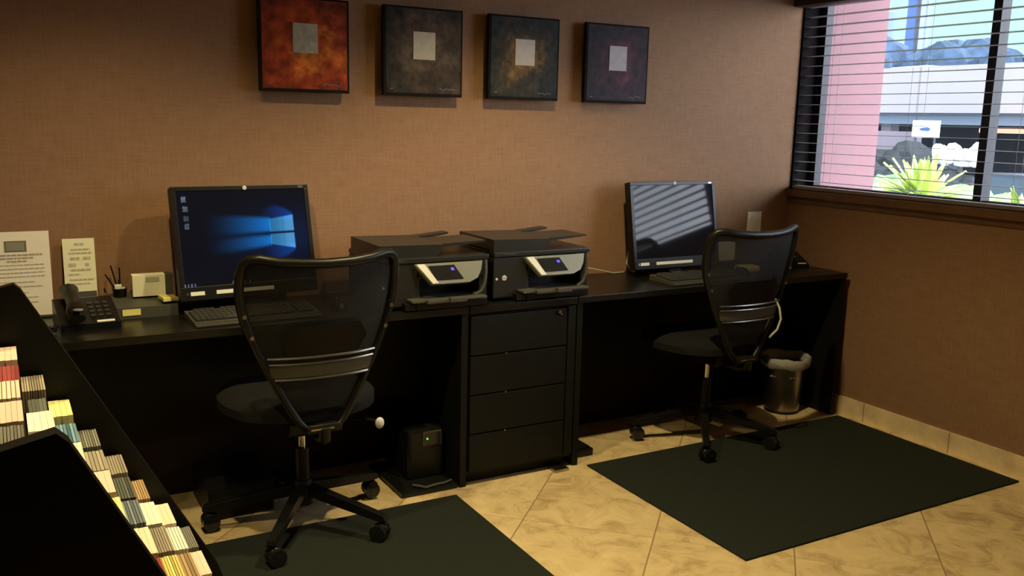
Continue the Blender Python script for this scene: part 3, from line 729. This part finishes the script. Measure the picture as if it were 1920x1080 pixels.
# ------------------------------------------------------------------ paintings
def painting(label, x0, base, mid, accent, style, seed):
    t = thing('painting', label, 'painting', (x0+.177, -.014, 1.56), 0, group='square paintings in a row')
    m = mat('paint', base, .6, spec=.2); n = m.node_tree.nodes; l = m.node_tree.links; b = n['Principled BSDF']
    tcn = n.new('ShaderNodeTexCoord')
    nz = n.new('ShaderNodeTexNoise'); nz.noise_dimensions = '4D'; nz.inputs['W'].default_value = seed*3.1; nz.inputs['Scale'].default_value = 9; nz.inputs['Detail'].default_value = 7; nz.inputs['Roughness'].default_value = .65
    l.new(tcn.outputs['Object'], nz.inputs['Vector'])
    # ring distance from the centre (0, ., .178)
    sub = n.new('ShaderNodeVectorMath'); sub.operation = 'SUBTRACT'; sub.inputs[1].default_value = (0, -.04, .17); l.new(tcn.outputs['Object'], sub.inputs[0])
    ln = n.new('ShaderNodeVectorMath'); ln.operation = 'LENGTH'; l.new(sub.outputs[0], ln.inputs[0])
    ad = n.new('ShaderNodeMath'); ad.operation = 'MULTIPLY_ADD'; l.new(nz.outputs['Fac'], ad.inputs[0]); ad.inputs[1].default_value = .62; l.new(ln.outputs['Value'], ad.inputs[2])
    so_ = n.new('ShaderNodeMath'); so_.operation = 'SUBTRACT'; l.new(ad.outputs[0], so_.inputs[0]); so_.inputs[1].default_value = .20; ad = so_
    n2 = n.new('ShaderNodeTexNoise'); n2.noise_dimensions = '4D'; n2.inputs['W'].default_value = seed*7.7; n2.inputs['Scale'].default_value = 26; n2.inputs['Detail'].default_value = 5; l.new(tcn.outputs['Object'], n2.inputs['Vector'])
    mr = n.new('ShaderNodeMapRange'); mr.inputs['From Min'].default_value = .3; mr.inputs['From Max'].default_value = .7; mr.inputs['To Min'].default_value = .45; mr.inputs['To Max'].default_value = 1.5; l.new(n2.outputs['Fac'], mr.inputs['Value'])
    ml = n.new('ShaderNodeVectorMath'); ml.operation = 'SCALE'; l.new(mr.outputs[0], ml.inputs['Scale'])
    bpn = n.new('ShaderNodeBump'); bpn.inputs['Strength'].default_value = .4; bpn.inputs['Distance'].default_value = .003; l.new(n2.outputs['Fac'], bpn.inputs['Height']); l.new(bpn.outputs[0], b.inputs['Normal'])
    rp = n.new('ShaderNodeValToRGB'); l.new(ad.outputs[0], rp.inputs[0]); e = rp.color_ramp.elements
    e[0].position = .13; e[0].color = (*accent, 1); e[1].position = .33; e[1].color = (*base, 1); k = e.new(.22); k.color = (*mid, 1)
    l.new(rp.outputs[0], ml.inputs[0]); l.new(ml.outputs[0], b.inputs['Base Color'])
    bm = bm_new(); bb(bm, -.177, .177, -.038, -.018, 0, .354, .002); bb(bm, -.15, .15, -.018, .014, .05, .30); obj('canvas', bm, M_paintside, t)
    bm = bm_new(); bb(bm, -.166, .168, -.0395, -.0382, .012, .346); obj('painted_face', bm, m, t)
    bm = bm_new(); bb(bm, -.048, .050, -.042, -.0395, .147, .257)
    obj('pale_square', bm, M_sq[style], t)
    bm = bm_new(); rnd = random.Random(seed); x = .07
    pts = [(x+.007*k, -.0405, .030+rnd.uniform(-.004, .004)) for k in range(11)]
    tube(bm, pts, .0011, 5); obj('signature', bm, M_sig, t)
    bm = bm_new(); tube(bm, [(-.150+.005*k, -.0405, .028+rnd.uniform(-.003, .003)) for k in range(4)], .0011, 5); obj('edition_mark', bm, M_sig, t)
M_paintside = mat('canvas_edge', (.008, .007, .005), .8, spec=.15)
M_sig = mat('signature_grey', (.22, .20, .19), .6)
M_sq = {'a': mat('square_silver', (.40, .38, .29), .5, noise=(30, .25)), 'b': mat('square_cream', (.48, .44, .33), .5, noise=(25, .12)),
        'c': mat('square_pale', (.50, .44, .34), .5, noise=(25, .10)), 'plain': mat('square_grey', (.36, .31, .30), .5, noise=(25, .10))}
painting('orange and red square painting, leftmost of the row', -2.872, (.16, .022, .007), (.36, .055, .010), (.62, .19, .02), 'a', 1)
painting('dark brown square painting right of the orange one', -2.375, (.018, .017, .013), (.06, .04, .026), (.10, .075, .05), 'b', 2)
painting('black square painting with a golden ring round the pale square', -1.897, (.014, .018, .017), (.045, .035, .016), (.20, .11, .03), 'c', 3)
painting('dark plum square painting, rightmost of the row nearest the window', -1.40, (.017, .013, .018), (.035, .014, .022), (.085, .022, .035), 'plain', 4)

# ------------------------------------------------------------------ leaflet rack and leaflets
RX, RZ0 = -3.773, 1.07            # centre x and top z of the first row of leaflets
SX, SZ = .0387, .0553
YA, YB = -1.83, -2.655            # far and near side panels (inner faces)
NT = 8
prof = [(-3.96, 0.0), (-3.405, 0.0), (-3.405, .46), (-3.412, .52), (-3.432, .585), (-3.742, 1.165), (-3.752, 1.175), (-3.96, 1.125)]
rk = thing('leaflet_rack', 'black tiered leaflet rack in the left foreground', 'rack', (-3.68, (YA+YB)/2, 0))
def rp_(bm): bmesh.ops.translate(bm, vec=-Vector(rk.location), verts=bm.verts)
for y0, y1 in ((YA, YA+.022), (YB-.022, YB)):
    pf = prof if y0 == YA else [(px+(.018 if pz > 1.1 and px > -3.9 else 0), pz) for px, pz in prof]
    bm = bm_new(); prism(bm, pf, 'Y', y0, y1); rp_(bm); obj('side_panel', bm, M_rack, rk)
bm = bm_new(); bb(bm, -3.96, -3.94, YB, YA, .02, 1.12); rp_(bm); obj('back_or_shade_panel', bm, M_rack, rk)
bm = bm_new(); bb(bm, -3.94, -3.81, YB, YA, 1.02, 1.035); rp_(bm); obj('top_shelf', bm, M_rack, rk)
bm = bm_new(); bb(bm, -3.455, -3.440, YB, YA, .02, .55); rp_(bm); obj('front_panel', bm, M_rack, rk)
for i in range(-1, NT):
    x = RX+SX*i+SX/2-.0008; z = RZ0-SZ*i
    bm = bm_new(); bb(bm, x, x+.0018, YB, YA, z-.19, z-SZ-.012); rp_(bm); obj('tier_panel', bm, M_rack, rk)
    if i >= 0:
        bm = bm_new(); bb(bm, x-SX+.0018, x, YB, YA, z-.19, z-.186); rp_(bm); obj('pocket_floor', bm, M_rack, rk)
bm = bm_new()
PY = .1125
for k in range(1, 7):
    y = YA-.012-PY*k
    prism(bm, [(RX-.015, RZ0-.17), (RX-.015, RZ0-.04), (RX+SX*7+.015, RZ0-SZ*7-.045), (RX+SX*7+.015, RZ0-SZ*7-.17)], 'Y', y-.0007, y+.0007)
rp_(bm); obj('column_fins', bm, M_rack, rk)
PAL = {
 'cream':  ((.80, .72, .55), .06), 'pinkish': ((.82, .62, .50), .05), 'red': ((.30, .05, .05), .25), 'beige': ((.34, .30, .22), .25), 'grey': ((.20, .20, .16), .3),
 'darkgrey': ((.10, .11, .09), .35), 'yellow': ((.78, .74, .33), .08), 'blue': ((.14, .26, .34), .5), 'white': ((.84, .82, .70), .05), 'tan': ((.38, .26, .13), .25), 'bluegrey': ((.17, .21, .24), .35),
 'brown': ((.10, .07, .05), .3), 'mixyellow': ((.72, .62, .20), .35)}
MB_ = {}
def bmat(nm, v):
    k = (nm, v)
    if k not in MB_:
        c, a = PAL[nm]; f = (1-a, 1, 1+a)[v]; MB_[k] = mat('leaflet_%s' % nm, tuple(min(.92, q*f) for q in c), .75, spec=.2)
    return MB_[k]
CELLS = {  # (tier, column from the far panel): (colour, sheets, dz, thickness)
 (0, 0): ('pinkish', 4, .0, .036), (1, 0): ('beige', 9, .0, .036), (2, 0): ('yellow', 4, .006, .034), (3, 0): ('grey', 9, .0, .037), (4, 0): ('beige', 8, .0, .036), (5, 0): ('tan', 7, .0, .028), (6, 0): ('cream', 4, .0, .034), (7, 0): ('grey', 8, 0, .030),
 (0, 1): ('red', 6, -.005, .036), (1, 1): ('darkgrey', 5, -.01, .026), (2, 1): ('blue', 7, -.004, .036), (3, 1): ('beige', 6, -.002, .037), (4, 1): ('darkgrey', 8, -.002, .036), (5, 1): ('white', 4, .0, .034), (6, 1): ('white', 7, 0, .035), (7, 1): ('pinkish', 4, 0, .035),
 (0, 2): ('cream', 6, .0, .037), (1, 2): ('white', 4, .002, .036), (2, 2): ('cream', 5, -.0, .034), (3, 2): ('pinkish', 4, .002, .037), (4, 2): ('bluegrey', 8, 0, .037), (5, 2): ('beige', 9, .0, .035), (6, 2): ('tan', 6, 0, .035), (7, 2): ('cream', 5, 0, .035),
 (0, 3): ('pinkish', 5, .0, .034), (1, 3): ('white', 3, -.002, .034), (2, 3): ('bluegrey', 6, -.01, .034), (3, 3): ('yellow', 5, 0, .037), (4, 3): ('cream', 5, 0, .036), (5, 3): ('mixyellow', 9, 0, .035), (6, 3): ('cream', 6, 0, .035),
 (0, 4): ('grey', 9, .0, .037), (1, 4): ('cream', 6, .0, .035), (2, 4): ('grey', 7, 0, .035), (3, 4): ('white', 5, 0, .035), (4, 4): ('red', 6, 0, .035)}
ORD = ['top', 'second', 'third', 'fourth', 'fifth', 'sixth', 'seventh', 'lowest']
CO = ['against the far side panel', 'second from the far side panel', 'third from the far side panel', 'fourth from the far side panel', 'fifth from the far side panel']
WORD = {'cream': 'cream', 'pinkish': 'pale pink', 'red': 'dark red', 'beige': 'beige', 'grey': 'grey', 'darkgrey': 'dark grey', 'yellow': 'pale yellow', 'blue': 'blue', 'white': 'white', 'tan': 'tan', 'bluegrey': 'blue-grey', 'brown': 'brown', 'mixyellow': 'yellow-striped'}
rnd = random.Random(11)
for (i, k), (cn, ns, dz, th) in CELLS.items():
    cx = RX+SX*i; cy = YA-.012-PY*(k+.5)+.001; zt = RZ0-SZ*i+dz
    th = min(th, .0352); tt = th/ns; lean = rnd.uniform(-.006, .004)
    for s in range(ns):
        h = .185+dz-rnd.uniform(0, .003); tk = tt-.0006*(.6 if ns < 6 else 1.6); w_ = .098-rnd.uniform(0, .004)
        x = cx-th/2+tt*(s+.5)
        bm = bm_new()
        # bowed leaflet: two segments along its height, the top bending with the pocket
        zb0 = zt-h; bend = rnd.uniform(-.0004, .0004)
        poly = [(-tk/2, 0), (tk/2, 0), (tk/2+bend, h*.6), (tk/2+lean*.3, h), (-tk/2+lean*.3, h), (-tk/2+bend, h*.6)]
        prism(bm, poly, 'Y', -w_/2, w_/2)
        o = obj('leaflet', bm, bmat(cn, rnd.choice((0, 1, 1, 2)) if ns > 5 else rnd.choice((1, 1, 2))), None, False, (x, cy+rnd.uniform(-.001, .001), zt-h+0.0003))
        tag(o, '%s leaflet in the %s tier of the rack, %s' % (WORD[cn], ORD[i], CO[k]), 'leaflet', 'leaflets, %s tier, %s' % (ORD[i], CO[k]))

# ------------------------------------------------------------------ outside the window
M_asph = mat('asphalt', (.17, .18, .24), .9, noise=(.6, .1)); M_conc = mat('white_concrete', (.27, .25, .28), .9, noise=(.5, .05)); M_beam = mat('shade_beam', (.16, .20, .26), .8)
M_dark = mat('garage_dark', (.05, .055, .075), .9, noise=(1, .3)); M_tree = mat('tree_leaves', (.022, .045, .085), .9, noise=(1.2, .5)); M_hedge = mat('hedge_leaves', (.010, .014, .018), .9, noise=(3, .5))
M_palm = mat('palm_leaf', (.50, .62, .16), .5, noise=(6, .2)); M_palm2 = mat('pale_leaf', (.80, .85, .55), .5); M_green = mat('ground_cover', (.17, .40, .12), .7, noise=(8, .3))
M_tower = mat('tower_glass', (.05, .09, .22), .6); M_car = mat('car_blue_grey', (.05, .07, .12), .2); M_carw = mat('car_white', (.85, .85, .82), .3); M_tire = mat('tyre', (.02, .02, .02), .8)
M_cglass = mat('car_glass', (.06, .10, .12), .05); M_gwall = mat('greyish_pink_wall', (.16, .14, .17), .9); M_signw = mat('sign_white', (.9, .95, .95), .6); M_coral = mat('coral_awning', (.75, .25, .15), .7)
GZ = -.6
bm = bm_new(); bb(bm, .2, 90, -30, 90, GZ-.1, GZ); tag(obj('ground', bm, M_asph), None, None, None, 'structure')
bm = bm_new(); bb(bm, .17, .60, -.055, .30, GZ, 3.2); pk = tag(obj('exterior_pillar', bm, M_pink), 'pink stucco pillar just outside the window', 'pillar')
# roof overhang of our own building keeps the pillar in shade
bm = bm_new(); bb(bm, -5.3, .75, YF-.1, .8, ZC+.12, ZC+.4); tag(obj('roof', bm, M_conc), None, None, None, 'structure')
g = thing('parking_building', 'long white parapet building across the street with dark ground floor', 'building', (20, 14, GZ))
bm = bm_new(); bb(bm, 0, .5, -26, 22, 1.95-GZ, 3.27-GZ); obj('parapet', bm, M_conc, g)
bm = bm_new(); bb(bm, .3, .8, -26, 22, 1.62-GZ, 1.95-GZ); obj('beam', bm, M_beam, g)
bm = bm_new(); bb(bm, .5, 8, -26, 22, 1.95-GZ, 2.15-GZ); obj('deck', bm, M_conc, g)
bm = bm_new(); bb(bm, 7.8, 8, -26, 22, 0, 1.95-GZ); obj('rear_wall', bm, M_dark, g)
for y in (-8.0, -3.2, 1.9, 8.0): 
    bm = bm_new(); bb(bm, .9, 1.3, y, y+.35, 0, 1.7-GZ); obj('column', bm, M_conc, g)
def blob(name, label, cat, c, s, m, seed, group=None, n=16):
    bm = bm_new(); r = random.Random(seed)
    for k in range(n):
        p = Vector((r.uniform(-.5, .5)*s[0], r.uniform(-.5, .5)*s[1], r.uniform(.15, .75)*s[2])); q = r.uniform(.22, .36)*min(s[2], s[1])
        bmesh.ops.create_icosphere(bm, subdivisions=2, radius=q, matrix=Matrix.Translation(p))
    for v in bm.verts: v.co += Vector((r.uniform(-1, 1), r.uniform(-1, 1), r.uniform(-1, 1)))*.05*s[2]
    for v in bm.verts: v.co.z = max(v.co.z, 0)
    return tag(obj(name, bm, m, None, False, c), label, cat, group)
def tree(label, x, y, h, wd, seed):
    t = thing('tree', label, 'tree', (x, y, GZ), 0, 'trees behind the parking building')
    bm = bm_new(); tube(bm, [(0, 0, 0), (.1, 0, h*.5)], [.3, .2], 8); obj('trunk', bm, M_dark, t)
    bm = bm_new(); r = random.Random(seed)
    for k in range(26):
        p = Vector((r.uniform(-.4, .4)*wd, r.uniform(-.5, .5)*wd, h*r.uniform(.45, .85))); bmesh.ops.create_icosphere(bm, subdivisions=2, radius=r.uniform(.14, .24)*h, matrix=Matrix.Translation(p))
    for v in bm.verts: v.co += Vector((r.uniform(-1, 1), r.uniform(-1, 1), r.uniform(-1, 1)))*.25
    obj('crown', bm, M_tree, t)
tl = ['leftmost bluish tree, beside the pink pillar', 'bluish tree behind the parapet below the tall tower', 'bluish tree behind the parapet, middle of the row', 'bluish tree behind the parapet left of the mullion', 'bluish tree behind the parapet right of the mullion', 'rightmost bluish tree in the right window pane']
for i, (x, y, h) in enumerate(((40, 33.5, 6.6), (40, 30, 5.9), (40, 26.5, 6.1), (40, 23, 6.3), (40, 19.5, 6.5), (40, 15, 6.5))): tree(tl[i], x+(4.5 if i % 2 else 0), y, h*(1.15 if i % 2 else 1.06), 3.4, 30+i)
def tower(label, x, y, w_, h):
    t = thing('tower', label, 'tower', (x, y, GZ), 0, 'towers on the skyline')
    bm = bm_new(); bb(bm, -w_/2, w_/2, -w_/2, w_/2, 0, h); obj('shaft', bm, M_tower, t)
    bm = bm_new(); bb(bm, -w_/2-.05, -w_/2, -w_/2, w_/2*-.4, 0, h-.5); obj('window_strip', bm, M_dark, t)
tower('tall blue tower on the skyline between pillar and mullion', 90, 68.1, 1.8, 24)
tower('shorter blue tower right beside the pink pillar', 90, 72.5, 1.5, 15.6)
def sign():
    t = thing('street_sign', 'white sign board in the shade under the parapet', 'sign', (19, 13.25, GZ))
    bm = bm_new(); bb(bm, 0, .06, -.42, .42, 1.85, 2.32); obj('board', bm, M_signw, t)
    bm = bm_new(); prism(bm, [(-.18, 2.08), (-.08, 2.14), (.12, 2.12), (.2, 2.07), (.1, 2.04), (-.1, 2.03)], 'X', -.012, 0); obj('dark_mark', bm, M_tower, t)
    for y in (-.3, .3):
        bm = bm_new(); cyl(bm, (.03, y, .93), .03, 1.86, 8); obj('post', bm, M_dark, t)
sign()
blob('hedge', 'dark clipped hedge across the street behind the big spiky plant', 'hedge', (17, 12.9, GZ), (1.4, 3.6, 1.62), M_hedge, 5, n=70)
blob('hedge', 'white flowering hedge across the street left of the mullion', 'hedge', (14, 8.65, .72), (.5, 1.1, .48), M_carw, 6, n=30)
blob('hedge', 'dark green hedge below the white flowers', 'hedge', (14, 9.5, GZ), (.8, 3.2, 1.22), M_hedge, 8, n=70)
bm = bm_new(); bb(bm, 0, .4, -1.6, 1.0, 0, .12); tag(obj('awning', bm, M_coral, None, False, (19.4, 10.9, 1.42)), 'coral strip awning under the parapet by the mullion', 'awning')
bm = bm_new(); bb(bm, 0, .4, -14, 22, 0, .12); tag(obj('kerb', bm, M_conc, None, False, (12.6, 4, GZ)), 'pale raised kerb along the far side of the driveway', 'kerb')
bm = bm_new(); bb(bm, 0, .3, -.9, .9, 0, .55); tag(obj('planter_wall', bm, M_gwall, None, False, (19.6, 14.9, .85)), 'pale wall panel left of the white sign', 'wall')
def car(label, x, y, rz, m, s=1.0):
    t = thing('car', label, 'car', (x, y, GZ), rz); t.scale = (s, s, s)
    bm = bm_new(); prism(bm, [(-2.2, .25), (2.2, .25), (2.25, .6), (2.1, .82), (1.2, .95), (.55, 1.42), (-1.0, 1.45), (-1.75, 1.0), (-2.2, .92)], 'Y', -.85, .85)
    bmesh.ops.bevel(bm, geom=[e for e in bm.edges if abs(e.verts[0].co.y-e.verts[1].co.y) < .01], offset=.08, segments=2, affect='EDGES'); obj('car_body', bm, m, t, True)
    bm = bm_new(); prism(bm, [(1.05, .98), (.52, 1.36), (-.95, 1.39), (-1.55, 1.02)], 'Y', -.87, .87); obj('windows', bm, M_cglass, t)
    for wx in (-1.4, 1.4):
        for wy in (-.78, .78):
            bm = bm_new(); cyl(bm, (wx, wy, .32), .32, .2, 20, 'Y'); obj('wheel', bm, M_tire, t, True)
car('dark blue-grey parked car in the right window pane', 10.4, 4.6, 1.0, M_car)
car('white car on the roof deck behind the parapet', 23.0, 16.7, 1.5, M_carw, .9); bpy.context.view_layer.update()
for o in C.objects:
    if o.get('label') == 'white car on the roof deck behind the parapet': o.location.z = 2.18
def spiky(name, label, x, y, z, R_, n, m, seed, tilt=1.25):
    t = thing(name, label, 'plant', (x, y, GZ)); r = random.Random(seed)
    bm = bm_new(); tube(bm, [(0, 0, 0), (0, 0, z-GZ)], [.05, .035], 8); obj('stem', bm, M_hedge, t)
    bm = bm_new()
    for k in range(n):
        az = 2*PI*k/n*2.4+r.uniform(-.2, .2); el = r.uniform(-.15, tilt); L = R_*r.uniform(.75, 1.1); wd = R_*.115
        d = Vector((math.cos(az)*math.cos(el), math.sin(az)*math.cos(el), math.sin(el))); sd = Vector((-math.sin(az), math.cos(az), 0)); nn = sd.cross(d)
        prev = None
        for q in range(6):
            f = q/5; c = Vector((0, 0, z-GZ))+d*L*f+Vector((0, 0, -.12*L*f*f)); ww = wd*(.35+1.3*f if f < .5 else 2*(1-f)*1.0+.02)
            cur = (bm.verts.new(c-sd*ww+nn*wd*.3), bm.verts.new(c), bm.verts.new(c+sd*ww+nn*wd*.3))
            if prev: bm.faces.new((prev[0], prev[1], cur[1], cur[0])); bm.faces.new((prev[1], prev[2], cur[2], cur[1]))
            prev = cur
    obj('fronds', bm, m, t)
spiky('palm', 'bright yellow-green spiky plant filling the middle of the window bottom', 2.6, 1.10, .92, .42, 60, M_palm, 3, 1.5)
spiky('palm', 'pale spiky plant beside the pink pillar', 2.2, 1.20, .94, .15, 26, M_palm2, 5, 1.4)
spiky('palm', 'spiky green plant at the bottom of the right window pane', 2.3, .10, .93, .24, 30, M_palm, 9)
blob('shrub', 'low bright green ground cover along the window bottom', 'shrub', (3.42, 1.66, GZ), (.36, 1.5, 1.62), M_green, 12, n=90)
